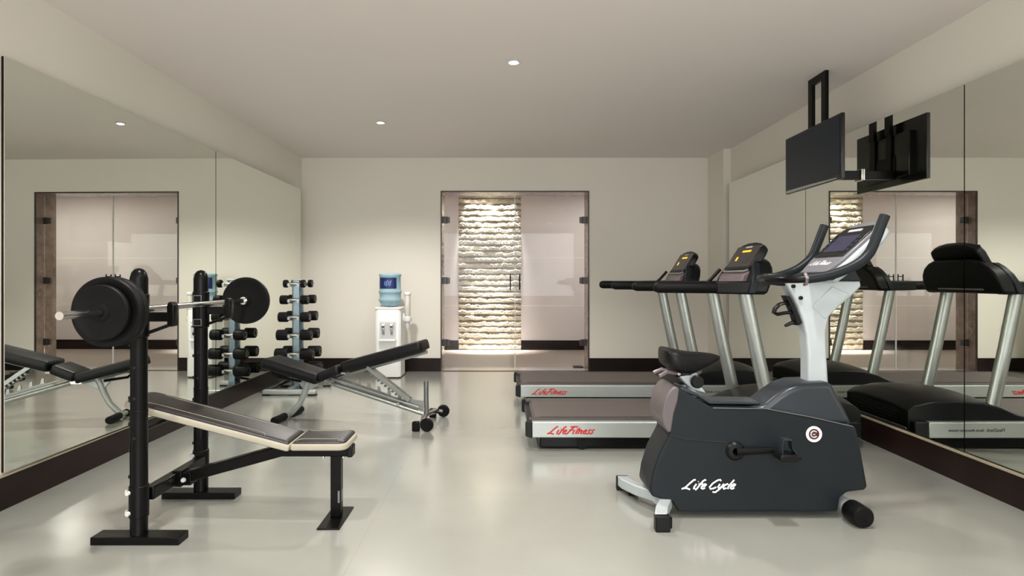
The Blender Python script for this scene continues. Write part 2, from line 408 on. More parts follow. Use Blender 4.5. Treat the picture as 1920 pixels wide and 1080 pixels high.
# ------------------------------------------------------------------ downlights
dl = thing('ceiling_downlight', 'recessed round ceiling spotlight, lit, nearer to the camera and centred', 'ceiling light', (.09, 4.48, H))
obj('trim_ring', MB().lathe([(.030, -.001), (.046, -.001), (.050, -.006), (.044, -.010), (.034, -.008), (.030, -.001)]), offw, dl)
obj('bulb', MB().lathe([(.004, -.002), (.031, -.003), (.028, -.010), (.012, -.015), (.002, -.016)]), bulbm, dl)
lt0 = lamp('spot_beam', 'SPOT', (0, 0, -.03), DOWN_E, WARM, (0, 0, 0), spot_size=math.radians(140), spot_blend=0.6, shadow_soft_size=.06)
lt0.parent = dl
for (x, y, lab) in ((-1.22, 6.2, 'recessed round ceiling spotlight, lit, farther away over the left side'),
                    (1.35, 2.6, 'ceiling spotlight in front right, above the view'), (-1.25, 2.4, 'ceiling spotlight in front left, above the view'),
                    (.09, 1.0, 'ceiling spotlight above the camera'), (1.35, -.8, 'ceiling spotlight behind the camera on the right'), (-1.25, -.8, 'ceiling spotlight behind the camera on the left')):
    c = copy_tree(dl); c.location = (x, y, H); c['label'] = lab
    if y > 6:                                       # the one by the back wall burns brighter
        for ch in bpy.data.objects:
            if ch.parent == c and ch.type == 'LIGHT': ch.data = ch.data.copy(); ch.data.energy = DOWN_E*1.55
# corridor lighting
cl = thing('corridor_downlight', 'small round downlight above the rough stone strip in the corridor', 'ceiling light', (-.2, CY-.18, CH))
obj('bulb', MB().lathe([(.004, -.001), (.035, -.001), (.03, -.010), (.002, -.012)]), bulbm, cl)
sp = lamp('spot_beam', 'SPOT', (0, 0, -.03), 110, WARM, (math.radians(14), 0, 0), spot_size=math.radians(70), spot_blend=0.8, shadow_soft_size=.03); sp.parent = cl
lamp('stone_slot_and_fill', 'AREA', ((SX0+SX1)/2, CY-.07, CH-.02), 40, (1, .97, .93), (math.radians(1.0), 0, 0), shape='RECTANGLE', size=.86, size_y=.05, spread=math.radians(30))
lamp('stone_slot_and_fill', 'AREA', ((SX0+SX1)/2, CY-.42, CH-.02), 12, (1, .97, .93), (math.radians(9.0), 0, 0), shape='RECTANGLE', size=.66, size_y=.06, spread=math.radians(18))  # second lamp, added as fill to reach the lower stone courses
lamp('corridor_fill_left', 'AREA', (-2.4, 9.4, CH-.02), CORR_E, WARM, (0, 0, 0), shape='RECTANGLE', size=1.6, size_y=.3)  # pair of unseen soft fills added to brighten the corridor
lamp('corridor_fill_right', 'AREA', (2.2, 9.3, CH-.02), CORR_E, WARM, (0, 0, 0), shape='RECTANGLE', size=1.6, size_y=.3)

# ------------------------------------------------------------------ stroke lettering (drawn script)
GL = {  # single-stroke slanted script glyphs, unit x-height 0.6, cap height 1
 'L': (.62, [[(.42, 1), (.30, .98), (.18, .6), (.06, .12), (-.12, .0), (-.02, .10), (.2, .08), (.5, -.06)]]),
 'i': (.22, [[(.06, .55), (.05, .2), (.09, .02), (.18, .08)], [(.08, .78), (.085, .82)]]),
 'f': (.30, [[(.34, .92), (.24, 1.0), (.16, .85), (.10, .1), (.06, -.12)], [(.0, .52), (.30, .56)]]),
 'e': (.36, [[(.05, .28), (.25, .34), (.26, .5), (.15, .56), (.04, .35), (.08, .08), (.2, .0), (.34, .12)]]),
 'F': (.52, [[(.0, .95), (.3, 1.02), (.66, .98)], [(.34, 1.0), (.22, .5), (.12, .02), (-.02, -.02)], [(.08, .52), (.42, .56)]]),
 't': (.26, [[(.13, .85), (.08, .25), (.12, .02), (.22, .08)], [(-.02, .58), (.28, .60)]]),
 'n': (.40, [[(.05, .55), (.04, .0)], [(.05, .35), (.16, .54), (.26, .5), (.26, .12), (.30, .0), (.38, .08)]]),
 's': (.30, [[(.26, .52), (.14, .56), (.06, .44), (.20, .26), (.20, .06), (.08, .0), (.0, .06)]]),
 'C': (.62, [[(.58, .86), (.50, 1.0), (.32, .96), (.12, .6), (.08, .2), (.22, .0), (.42, .06), (.55, .2)]]),
 'y': (.38, [[(.04, .55), (.05, .2), (.14, .06), (.28, .2)], [(.32, .56), (.26, .0), (.12, -.36), (-.04, -.34), (-.1, -.26)]]),
 'c': (.32, [[(.28, .46), (.18, .56), (.06, .4), (.05, .14), (.16, .0), (.30, .1)]]),
 'l': (.20, [[(.14, 1.0), (.07, .3), (.09, .03), (.18, .06)]]),
 ' ': (.18, []),
}
def script_text(txt, h, length, thick, wpen=.055, shear=.45):
    m = MB(); x = 0; st = []
    for ch in txt:
        adv, ss = GL[ch]
        for s_ in ss: st.append([(x+px+py*shear, py) for px, py in s_])
        x += adv
    W_ = max(p[0] for s_ in st for p in s_); k = length/W_
    for s_ in st:
        m.tube([(p[0]*k, 0, p[1]*h) for p in s_], wpen*h*1.2, seg=8, flat=thick/(wpen*h*1.2), up=(0, 1, 0))
    return m
def font_text(txt, size, depth=.001, shear=0.0, align='LEFT'):
    cu = bpy.data.curves.new('t', 'FONT'); cu.body = txt; cu.size = size; cu.extrude = depth; cu.shear = shear; cu.align_x = align
    o = bpy.data.objects.new('t', cu); C.objects.link(o); dg = bpy.context.evaluated_depsgraph_get(); dg.update()
    me = bpy.data.meshes.new_from_object(o.evaluated_get(dg)); bm = bmesh.new(); bm.from_mesh(me)
    bpy.data.objects.remove(o); bpy.data.meshes.remove(me)
    m = MB(); m.bm.free(); m.bm = bm
    xform(m, Matrix.Rotation(PI/2, 4, 'X'))   # stands in the xz plane facing -y
    return m

# ------------------------------------------------------------------ treadmills (local: x to the front, y across, origin rear near corner)
def make_treadmill():
    t = thing('treadmill', 'silver and black treadmill nearest the camera, behind the exercise bike', 'treadmill', (.17, 4.30, 0), group='treadmills along the right mirror')
    for y0, y1 in ((0, .055), (.805, .86)):
        r = obj('side_rail', MB().prism([(.045, .09), (2.26, .086), (2.26, .198), (.045, .200)], y0, y1), silver, t, bevel=.006)
        obj('end_cap', MB().prism([(.0, .10), (.047, .085), (.047, .203), (.012, .203), (0, .19)], y0-.003, y1+.003), blackplas, t, bevel=.006)
        obj('front_corner', MB().prism([(2.258, .08), (2.36, .09), (2.36, .2), (2.258, .203)], y0-.002, y1+.002), blackplas, t, bevel=.01)
    for y0, y1 in ((.057, .125), (.735, .803)):
        obj('foot_rail', B((.03, y0, .185), (1.62, y1, .208)), railtop, t, bevel=.005)
    bt = MB()
    bt.loft([[(x, y, z) for (x, z) in [(.12, .212), (.075, .205), (.055, .18), (.075, .155), (.12, .15), (1.6, .15), (1.72, .17), (1.72, .212)]] for y in (.126, .734)])
    obj('running_belt', bt, beltm, t)
    obj('rear_roller_guard', MB().box2((.02, .06, .12), (.06, .80, .185)), blackplas, t, bevel=.012)
    obj('under_frame', MB().box2((.10, .03, .012), (2.2, .83, .10)), blackmetal, t, bevel=.01)
    for (x, y) in ((.40, .05), (.40, .81)):
        obj('rear_foot', MB().box2((x-.035, y-.03, .02), (x+.035, y+.03, .09)).cyl((x, y-.025, .03), (x, y+.025, .03), .030), blackrub, t)
    for (x, y) in ((2.15, .08), (2.15, .78)):
        obj('front_wheel', MB().cyl((x, y-.02, .045), (x, y+.02, .045), .045), blackrub, t)
    # motor hood: lofted, crowned across
    def ring(x, hs, hc, z0):
        n = 14; P = []
        for k in range(n+1):
            u = -1+2*k/n; y = .43+u*.385
            P.append((x, y, hs+(hc-hs)*(1-abs(u)**2.6)))
        return [(x, .43-.385, z0)]+P+[(x, .43+.385, z0)]
    hd = MB().loft([ring(1.46, .205, .214, .19), ring(1.60, .235, .262, .19), ring(1.72, .290, .315, .19), ring(1.84, .322, .358, .17), ring(2.02, .335, .382, .13), ring(2.2, .332, .380, .12), ring(2.33, .305, .345, .12), ring(2.38, .27, .30, .12)])
    hood = obj('motor_hood', hd, blackplas, t, bevel=.012, angle=40)
    vt = MB()
    for k in range(5): vt.box2((2.375, .14, .17+k*.022), (2.388, .72, .176+k*.022))
    obj('vent_slats', vt, darkhole, hood)
    obj('front_guard', MB().box2((2.36, .06, .07), (2.385, .80, .15)), greymetal, t, bevel=.004)
    # uprights
    for y in (.09, .77):
        obj('upright', MB().tube([(1.775, y, .16), (1.765, y, .20), (1.655, y, .7), (1.575, y, 1.10)], .050, seg=24, flat=.62), silverdull, t, label='slanted oval silver post')
        obj('upright_foot', MB().tube([(1.775, y, .195), (1.772, y, .222)], .060, seg=24, flat=.72), silver, t)
    # handrails
    for y in (.075, .785):
        hr = obj('handrail', MB().tube([(.915, y, 1.145), (.925, y, 1.145), (.95, y, 1.145), (1.30, y, 1.143), (1.36, y, 1.143)], [.018, .032, .041, .042, .042], seg=20, flat=.9), blackrub, t, label='rounded black grip rail')
        obj('rail_arm', MB().prism([(1.355, 1.098), (1.70, 1.092), (1.73, 1.17), (1.72, 1.19), (1.355, 1.186)], y-.04, y+.04), blackplas, t, bevel=.012)
    # console housing, arched across
    arch = [(.03, 1.095), (.03, 1.18), (.055, 1.24), (.10, 1.29), (.17, 1.33), (.25, 1.352), (.61, 1.352), (.69, 1.33), (.76, 1.29), (.805, 1.24), (.83, 1.18), (.83, 1.095)]
    sh = Matrix(((1, 0, .36, 1.59-.36*1.1), (0, 1, 0, 0), (0, 0, 1, 0), (0, 0, 0, 1)))
    ch = MB().prism(arch, .0, .125, M=sh, plane='yz')
    hs = obj('console_housing', ch, blackplas, t, bevel=.022, seg=3)
    obj('housing_rib', MB().prism([(.02, 1.10), (.02, 1.17), (.05, 1.24), (.10, 1.295), (.15, 1.325), (.15, 1.30), (.11, 1.27), (.075, 1.22), (.055, 1.17), (.055, 1.10)], -.02, .03, M=sh, plane='yz'), darkplas, hs, bevel=.006)
    # display module: panel leaning back, face towards the runner
    ang = math.radians(59)
    ux = Vector((math.cos(ang), 0, math.sin(ang))); nx = Vector((-math.sin(ang), 0, math.cos(ang)))   # nx = face normal (up and back)
    o0 = Vector((1.635, 0, 1.272))
    M = Matrix(((0, ux.x, nx.x, o0.x), (1, ux.y, nx.y, 0), (0, ux.z, nx.z, o0.z), (0, 0, 0, 1)))   # (y, along, normal) -> world
    outl = [(.20, 0), (.66, 0), (.675, .04), (.68, .16), (.665, .205), (.60, .235), (.5, .25), (.36, .25), (.26, .235), (.195, .205), (.18, .16), (.185, .04)]
    ds = obj('display_console', MB().prism(outl, -.06, 0, M=M, plane='xy'), blackplas, t, bevel=.012)
    def pan(name, y0, y1, a0, a1, m_, z=.002, z0=-.004): return obj(name, MB().prism([(y0, a0), (y1, a0), (y1, a1), (y0, a1)], z0, z, M=M, plane='xy'), m_, ds, smooth=False)
    pan('face_panel', .205, .655, .03, .215, mat_face, .0015)
    pan('amber_readout', .34, .50, .160, .176, led, .003)
    pan('amber_readout', .52, .55, .085, .120, led, .003)
    pan('keypad', .30, .45, .06, .12, darkplas2, .003)
    pan('maker_badge', .36, .48, .198, .212, whitegrey, .003)
    lip = obj('tray_lip', MB().tube([(1.635, .19, 1.272), (1.62, .22, 1.262), (1.62, .64, 1.262), (1.635, .67, 1.272)], .007), silver, ds)
    obj('lower_tray', MB().prism([(1.57, 1.12), (1.65, 1.10), (1.73, 1.12), (1.69, 1.27), (1.645, 1.262), (1.60, 1.235)], .19, .67), mauve, t, bevel=.01)
    obj('wing', MB().tube([(1.50, .72, 1.165), (1.54, .71, 1.20), (1.61, .685, 1.285)], .014, flat=.8), blackplas, t)
        # lettering on the outer face of the near rail
    tx = script_text('LifeFitness', .050, .325, .0012, wpen=.085); xform(tx, Matrix.Translation((.16, -.001, .118)))
    obj('red_script_lettering', tx, red, t, smooth=False, label='red slanted script LifeFitness')
    tx = font_text('FlexDeck', .034); xform(tx, Matrix.Translation((1.73, -.0015, .132)))
    t2 = font_text('Shock Absorption System', .024); xform(t2, Matrix.Translation((1.875, -.0015, .134)))
    me = bpy.data.meshes.new('tmp'); t2.bm.to_mesh(me); tx.bm.from_mesh(me); t2.bm.free(); bpy.data.meshes.remove(me)
    obj('grey_lettering', tx, greyprint, t, smooth=False)
    return t
mat_face = mat('console_face', (52, 44, 46), 0.3)
whitegrey = mat('pale_badge', (196, 192, 200), 0.4)
tm = make_treadmill()
tm2 = copy_tree(tm); tm2.location = (.135, 5.78, 0)
tm2['label'] = 'silver and black treadmill farther away, in front of the back wall'

# ------------------------------------------------------------------ weight bench with uprights
def build_rack():
    b = thing('weight_bench', 'black steel weight bench with sloping charcoal pad edged in cream, holding the barbell', 'weight bench', (-1.2, 3.10, 0), world=True)
    for (yc, near) in ((2.81, True), (3.39, False)):
        X = -1.66
        fp = obj('foot_plate', MB().box2((X-.195, yc-.045, 0), (X+.205, yc+.045, .036)), blackmetal, b, bevel=.003)
        up = MB()
        r = .037
        up.tube([(X, yc, .03), (X, yc, .60)], r, seg=28); up.tube([(X, yc, .60), (X, yc, 1.13)], r-.0015, seg=28)
        up.tube([(X, yc, 1.10), (X, yc, 1.205), (X, yc, 1.232), (X, yc, 1.246), (X, yc, 1.252)], [r+.001, r+.001, r-.006, r-.017, .004], seg=28)
        u = obj('upright_post', up, blackmetal, b)
        obj('collar_ring', MB().lathe([(r+.0005, -.004), (r+.0015, 0), (r+.0005, .004)], (X, yc, .60), seg=28), blackmetal, u)
        hh = MB()
        for z in (.30, .42, .54, .66, .78, .90): hh.cyl((X-.04, yc-.012, z), (X-.030, yc-.010, z), .008)
        for z in (.48, .66, .80): hh.cyl((X, yc-.0375, z), (X, yc-.030, z), .007)
        obj('pin_holes', hh, darkhole, u)
        # sleeve carrying the bar cradle
        sl = obj('cradle_sleeve', MB().cyl((X, yc, .935), (X, yc, 1.135), .0425, seg=28), blackmetal, b, bevel=.006)
        for z in (.965, 1.095):
            lb = MB().box2((X-.022, yc-.0445, z-.019), (X+.024, yc-.043, z+.019))
            q = obj('warning_label', lb, greymetal, sl, bevel=.001)
            obj('label_print', MB().box2((X-.018, yc-.0452, z-.015), (X+.020, yc-.0446, z+.015)).box2((X-.01, yc-.0458, z-.006), (X+.012, yc-.0452, z+.006)), blackmetal, q, smooth=False)
        obj('cradle_arm', MB().box2((X+.04, yc-.02, 1.008), (X+.155, yc+.02, 1.050)), blackmetal, b, bevel=.003)
        obj('cradle_lip', MB().prism([(X+.14, .985), (X+.165, .985), (X+.172, 1.0), (X+.172, 1.08), (X+.160, 1.098), (X+.146, 1.098), (X+.138, 1.08)], yc-.024, yc+.024), blackmetal, b, bevel=.005)
        obj('cradle_brace', MB().tube([(X+.04, yc, .955), (X+.15, yc, .995)], .008, seg=8), blackmetal, b)
        # crossbar bracket with bolts
        br = obj('bracket', MB().cyl((X, yc, .115), (X, yc, .26), .0415, seg=28), blackmetal, b, bevel=.003)
        bo = MB()
        for z in (.141, .234): bo.cyl((X-.026, yc-.039, z), (X-.026, yc-.050, z), .011, .009, seg=16); bo.cyl((X-.039, yc-.02, z), (X-.048, yc-.02, z), .011, .009, seg=16)
        obj('bolt', bo, offw, br)
    obj('cross_tube', MB().box2((-1.665, 2.85, .175), (-1.615, 3.35, .235)), blackmetal, b, bevel=.006)
    jt = obj('joint_plate', MB().box2((-1.64, 3.055, .165), (-1.595, 3.145, .245)).box2((-1.60, 3.06, .172), (-1.55, 3.14, .235)), blackmetal, b, bevel=.003)
    obj('bolt', MB().cyl((-1.585, 3.06, .20), (-1.585, 3.05, .20), .012, .010), offw, jt)
    obj('main_beam', MB().prism([(-1.60, .175), (-1.10, .312), (-.765, .312), (-.765, .365), (-1.13, .362), (-1.60, .232)], 3.07, 3.13), blackmetal, b, bevel=.006)
    obj('beam_end_cap', MB().box2((-.775, 3.066, .308), (-.745, 3.134, .368)), blackplas, b, bevel=.008)
    # front leg
    lg = obj('front_leg', MB().box2((-.858, 3.075, .006), (-.806, 3.127, .315)), blackmetal, b, bevel=.005)
    obj('leg_sticker', MB().box2((-.806, 3.09, .08), (-.8045, 3.115, .14)).box2((-.82, 3.0735, .08), (-.81, 3.075, .14)), greymetal, lg)
    obj('leg_base_plate', MB().box2((-.885, 2.935, 0), (-.775, 3.225, .007)), blackmetal, b, bevel=.002)
    obj('pad_bolt', MB().cyl((-.90, 3.10, .300), (-.90, 3.10, .315), .008).cyl((-.80, 3.10, .300), (-.80, 3.10, .315), .008), chrome, b)
    # pads
    def pad(name, L, Wd, th, rnd, M, lab):
        def outline(L, W_, r0, r1, n=6, ins=0):
            P = []
            x0, x1, y0, y1 = 0+ins, L-ins, -W_/2+ins, W_/2-ins
            for (cx, cy, a, r) in ((x0+r0, y0+r0, PI, r0), (x1-r1, y0+r1, 1.5*PI, r1), (x1-r1, y1-r1, 0, r1), (x0+r0, y1-r0, PI/2, r0)):
                for k in range(n+1):
                    t = a+k/n*PI/2; P.append((cx+r*math.cos(t), cy+r*math.sin(t)))
            return P
        r0, r1 = rnd
        m = MB(); rings = []
        for ins, z in ((.010, 0), (.0, .006), (.0, .024), (.004, .031), (.014, .035)):
            rings.append([(p[0], p[1], z) for p in outline(L, Wd, max(.004, r0-ins), max(.004, r1-ins), ins=ins)])
        m.loft(rings)
        p1 = obj(name, xform(m, M), pipem, b, label=lab, angle=50)
        rings = []
        for ins, z in ((.010, .030), (.010, .036), (.016, .043), (.035, .047)):
            rings.append([(p[0], p[1], z) for p in outline(L, Wd, max(.004, r0-ins), max(.004, r1-ins), ins=ins)])
        m = MB().loft(rings)
        top = obj('vinyl_top', xform(m, M), pad2, p1, angle=50)
        # stitched curves
        st = MB()
        for s_ in (-1, 1):
            yy = s_*Wd*.30
            pts = [(L*.10, s_*Wd*.43, .0455), (L*.12, s_*Wd*.34, .0475), (L*.18, yy, .048), (L*.78, yy, .048), (L*.83, s_*Wd*.33, .0475), (L*.845, s_*Wd*.43, .0455)]
            st.tube(pts, .0011, seg=6)
        obj('stitching', xform(st, M), pipem, p1)
        return p1
    a = math.radians(14.8)
    M = Matrix.Translation((-1.852, 3.10, .578)) @ Matrix.Rotation(a, 4, 'Y')
    pad('back_pad', .845, .265, .05, (.06, .012), M, 'long sloping charcoal vinyl back pad with cream edge')
    M = Matrix.Translation((-1.025, 3.10, .368)) @ Matrix.Rotation(math.radians(0), 4, 'Y')
    pad('seat_pad', .275, .265, .05, (.014, .045), M, 'flat charcoal vinyl seat pad with cream edge')
    obj('pad_support', MB().box2((-1.12, 3.07, .345), (-1.02, 3.13, .375)).prism([(-1.80, .555), (-1.06, .365), (-1.06, .380), (-1.80, .575)], 3.06, 3.14), blackmetal, b)
    obj('back_prop', MB().cyl((-1.66, 2.83, .505), (-1.66, 3.37, .505), .011), blackmetal, b)
    return b
build_rack()

# barbell and plates (bar along y at x=-1.60)
BX, BZ = -1.60, 1.068
bar = thing('barbell', 'chrome barbell resting across the two black uprights of the weight bench', 'barbell', (BX, 3.2, BZ), world=True)
obj('bar_shaft', MB().cyl((BX, 2.56, BZ), (BX, 3.86, BZ), .0145, seg=24), chrome, bar)
for (a, c) in ((2.22, 2.56), (3.86, 4.20)):
    obj('bar_end', MB().cyl((BX, a, BZ), (BX, c, BZ), .0155, seg=24), chrome, bar)
for y in (2.575, 3.80):
    obj('bar_collar', MB().lathe([(.0155, 0), (.024, .001), (.026, .006), (.026, .018), (.022, .024), (.0155, .025)], M=Matrix.Translation((BX, y, BZ)) @ Matrix.Rotation(-PI/2, 4, 'X')), chrome, bar)
def plate(r, th, y, label, grp=None):
    t = thing('weight_plate', label, 'weight plate', (BX, y, BZ), group=grp)
    Rm = Matrix.Rotation(PI/2, 4, 'X')
    prof = [(.0165, -th/2), (.035, -th/2), (.037, -th*.36), (r*.80, -th*.36), (r*.86, -th*.5), (r*.96, -th*.5), (r, -th*.30), (r, th*.30), (r*.96, th*.5), (r*.86, th*.5), (r*.80, th*.36), (.037, th*.36), (.035, th/2), (.0165, th/2)]
    m = MB(); rings = []
    for (rr, z) in prof: rings.append([m.bm.verts.new(Rm @ Vector((rr*math.cos(2*PI*k/64), rr*math.sin(2*PI*k/64), z))) for k in range(64)])
    for a, b in zip(rings, rings[1:]+rings[:1]):
        for k in range(64): m.bm.faces.new((a[k], a[(k+1) % 64], b[(k+1) % 64], b[k]))
    obj('disc', m, blackrub, t, angle=30)
    return t
plate(.112, .026, 2.455, 'smaller round black weight plate, outermost at the near end of the barbell')
plate(.143, .032, 2.492, 'large black weight plate at the near end of the barbell, behind the smaller plate')
plate(.143, .030, 2.530, 'large black weight plate innermost at the near end, closest to the upright')
plate(.146, .034, 3.845, 'large black weight plate at the far end of the barbell')
cp = thing('barbell_clip', 'thin silver spring clip on the barbell between the near plates and the upright', 'clip', (BX, 2.67, BZ), world=True)
cpm = MB(); P = []
for k in range(41):
    a = 2*PI*k/40*2; P.append((BX+.0185*math.cos(a), 2.655+.010*k/40, BZ+.0185*math.sin(a)))
cpm.tube(P, .003, seg=8); cpm.tube([(BX+.0185, 2.665, BZ), (BX+.035, 2.665, BZ+.01), (BX+.05, 2.665, BZ-.02), (BX+.052, 2.666, BZ-.06), (BX+.038, 2.667, BZ-.095), (BX+.03, 2.668, BZ-.10)], .003, seg=8)
obj('wire', cpm, silver, cp)
obj('grip', MB().tube([(BX+.041, 2.667, BZ-.088), (BX+.028, 2.668, BZ-.104)], .0045, seg=8), silver, cp)

# ------------------------------------------------------------------ adjustable bench (local: x along its length from the foot to the wheels)
ab = thing('adjustable_bench', 'adjustable incline bench with black pads, silver frame and wheels beside the floor aisle', 'exercise bench', (-.62, 5.10, 0), rz=math.radians(-9.0))
# local x negative towards the mirror; y across, z up
obj('main_rail', MB().tube([(-1.22, 0, .405), (-.90, 0, .335), (-.02, 0, .085)], .022, seg=14, flat=1.5, up=(0, 1, 0)), silverdull, ab)
obj('guide_rail', MB().tube([(-.90, -.03, .385), (-.06, -.03, .140)], .010, seg=10).tube([(-.90, .03, .385), (-.06, .03, .140)], .010, seg=10), silverdull, ab)
# notched plate on the rail
nt_ = [(-.70, .30), (-.16, .14), (-.03, .115), (-.03, .19), (-.16, .205)]
teeth = []
for k in range(5):
    x = -.22-.09*k; z = .195+.028*k
    teeth += [(x, z), (x-.01, z+.045), (x-.028, z+.052), (x-.03, z+.012)]
obj('notched_plate', MB().prism(nt_[:1]+nt_[1:]+teeth, -.006, .006), silverdull, ab, smooth=False)
obj('pivot_bolt', MB().cyl((-.235, -.03, .165), (-.235, -.055, .165), .018, .014), chrome, ab)
# ladder strut
st = obj('support_strut', MB().box2((0, -.035, -.006), (.46, -.022, .028)).box2((0, .022, -.006), (.46, .035, .028)).box2((.02, -.03, .024), (.44, .03, .028)), silverdull, ab, bevel=.003)
st.location = (-.52, 0, .455); st.rotation_euler = (0, math.radians(36), 0)
tr = MB()
for k in range(9): tr.box2((.06+k*.038, -.03, -.028), (.078+k*.038, .03, -.004))
obj('strut_rungs', tr, greymetal, st)
# front leg: bowed, ends on a rubber covered cross bar
obj('front_leg', MB().tube([(-1.02, 0, .375), (-1.06, 0, .30), (-1.085, 0, .22), (-1.13, 0, .13), (-1.20, 0, .055), (-1.225, 0, .04)], [.030, .029, .026, .024, .024, .022], seg=16, flat=1.0), silver, ab)
obj('leg_gusset', MB().prism([(-1.20, .395), (-.88, .325), (-.96, .29), (-1.03, .255), (-1.10, .27)], -.012, .012), silver, ab, bevel=.004)
fb = obj('foot_bar', MB().cyl((-1.235, -.21, .032), (-1.235, .21, .032), .021), silver, ab)
for s_ in (-1, 1):
    obj('rubber_sleeve', MB().cyl((-1.235, s_*.06, .032), (-1.235, s_*.235, .032), .031), blackrub, fb)
# wheeled base
wbse = obj('rear_cross_bar', MB().tube([(.03, -.24, .055), (0, -.10, .07), (-.01, 0, .075), (0, .10, .07), (.03, .24, .055)], .022, seg=14), chrome, ab)
for s_ in (-1, 1):
    obj('wheel', MB().lathe([(.012, -.014), (.046, -.016), (.053, -.008), (.053, .008), (.046, .016), (.012, .014)], M=Matrix.Translation((.075, s_*.262, .055)) @ Matrix.Rotation(PI/2, 4, 'X')), blackrub, wbse)
    obj('wheel_fork', MB().tube([(-.01, s_*.235, .065), (.075, s_*.240, .055)], .014, seg=8), greymetal, wbse)
    obj('rubber_foot', MB().box2((-.045, s_*.25-.025, 0), (.012, s_*.25+.025, .075)), blackrub, wbse, bevel=.008)
obj('lift_handle', MB().tube([(0, 0, .08), (-.005, 0, .20), (-.005, 0, .355)], .020, seg=16), greymetal, ab)
# seat and back
def pad3(name, L, W_, th, parent, loc, ang, lab=None, rnd=.03, taper=0):
    m = MB(); rings = []
    def ol(ins, r, n=5):
        P = []
        for (cx, cy, a) in ((ins+r, -W_/2+ins+r, PI), (L-ins-r, -W_/2+ins+r+taper, 1.5*PI), (L-ins-r, W_/2-ins-r-taper, 0), (ins+r, W_/2-ins-r, PI/2)):
            for k in range(n+1): P.append((cx+r*math.cos(a+k/n*PI/2), cy+r*math.sin(a+k/n*PI/2)))
        return P
    for ins, z in ((.012, 0), (.002, .008), (0, th*.5), (.002, th-.014), (.010, th-.004), (.022, th)):
        rings.append([(p[0], p[1], z) for p in ol(ins, max(.006, rnd-ins))])
    m.loft(rings)
    xform(m, Matrix.Translation(loc) @ Matrix.Rotation(-ang, 4, 'Y'))
    return obj(name, m, padm, parent, angle=50, label=lab)
sp_ = pad3('seat_pad', .52, .28, .085, ab, (-1.42, 0, .455), math.radians(-15), 'tapered black seat pad', taper=.0)
pad3('lower_back_pad', .21, .27, .08, ab, (-.90, 0, .335), math.radians(23))
pad3('back_pad', .72, .27, .085, ab, (-.695, 0, .425), math.radians(15.5), 'long raised black back pad')
obj('back_tube', MB().tube([(-.86, 0, .325), (-.68, 0, .405), (0, 0, .60)], .018, seg=12, flat=1.6), silverdull, ab)
obj('seat_tube', MB().tube([(-1.36, 0, .425), (-.92, 0, .318)], .017, seg=12, flat=1.6), silverdull, ab)
obj('hinge_bracket', MB().prism([(-.93, .31), (-.85, .31), (-.83, .38), (-.88, .40), (-.95, .36)], -.06, .06).cyl((-.88, -.065, .345), (-.88, .065, .345), .014), chrome, ab)
obj('pad_gap_bracket', MB().box2((-.71, -.10, .41), (-.67, .10, .425)), silver, ab)
obj('seat_brace', MB().tube([(-1.36, -.05, .42), (-1.30, -.05, .36), (-1.10, -.03, .33)], .012, seg=8), blackmetal, ab)

# ------------------------------------------------------------------ dumbbell tower
RXc, RYc = -2.195, 6.62
rk = thing('dumbbell_rack', 'upright blue-grey steel dumbbell tower in the back left corner', 'dumbbell rack', (RXc, RYc, 0), world=True)
cm = MB()
cm.prism([(RXc-.055, RYc-.02), (RXc-.03, RYc-.055), (RXc+.03, RYc-.055), (RXc+.055, RYc-.02), (RXc+.055, RYc+.02), (RXc+.03, RYc+.055), (RXc-.03, RYc+.055), (RXc-.055, RYc+.02)], .06, 1.19, plane='xy')
obj('column', cm, pewter, rk, smooth=False)
obj('top_cap', MB().box2((RXc-.06, RYc-.06, 1.188), (RXc+.06, RYc+.06, 1.205)), silver, rk, bevel=.005)
for s_ in (-1, 1):
    fb = obj('foot_bar', MB().box2((RXc-.27, RYc+s_*.27-.035, .012), (RXc+.28, RYc+s_*.27+.035, .06)), silver, rk, bevel=.012)
    obj('foot_pad', MB().box2((RXc-.27, RYc+s_*.27-.033, 0), (RXc-.2, RYc+s_*.27+.033, .014)).box2((RXc+.2, RYc+s_*.27-.033, 0), (RXc+.28, RYc+s_*.27+.033, .014)), blackrub, fb)
    obj('base_spine', MB().box2((RXc-.03, min(RYc+s_*.03, RYc+s_*.26), .02), (RXc+.03, max(RYc+s_*.03, RYc+s_*.26), .07)), pewter, rk, bevel=.004)
    obj('base_brace', MB().tube([(RXc-.24, RYc+s_*.25, .05), (RXc-.04, RYc+s_*.05, .13)], .012, seg=8), blackmetal, rk)
TZ = [1.155, .985, .802, .612, .412, .235]
RR = [.042, .048, .053, .057, .060, .063]      # head radius
for z in TZ:
    for s_ in (-1, 1):
        c_ = MB()
        for x in (-.05, .05):
            c_.box2((RXc+x-.012, min(RYc+s_*.05, RYc+s_*.15), z-.028), (RXc+x+.012, max(RYc+s_*.05, RYc+s_*.15), z-.018))
            c_.box2((RXc+x-.012, RYc+s_*.15-.004, z-.028), (RXc+x+.012, RYc+s_*.15+.004, z+.004))
        obj('cradle', c_, silver, rk, smooth=False)
names = ['top', 'second', 'third', 'fourth', 'fifth', 'bottom']
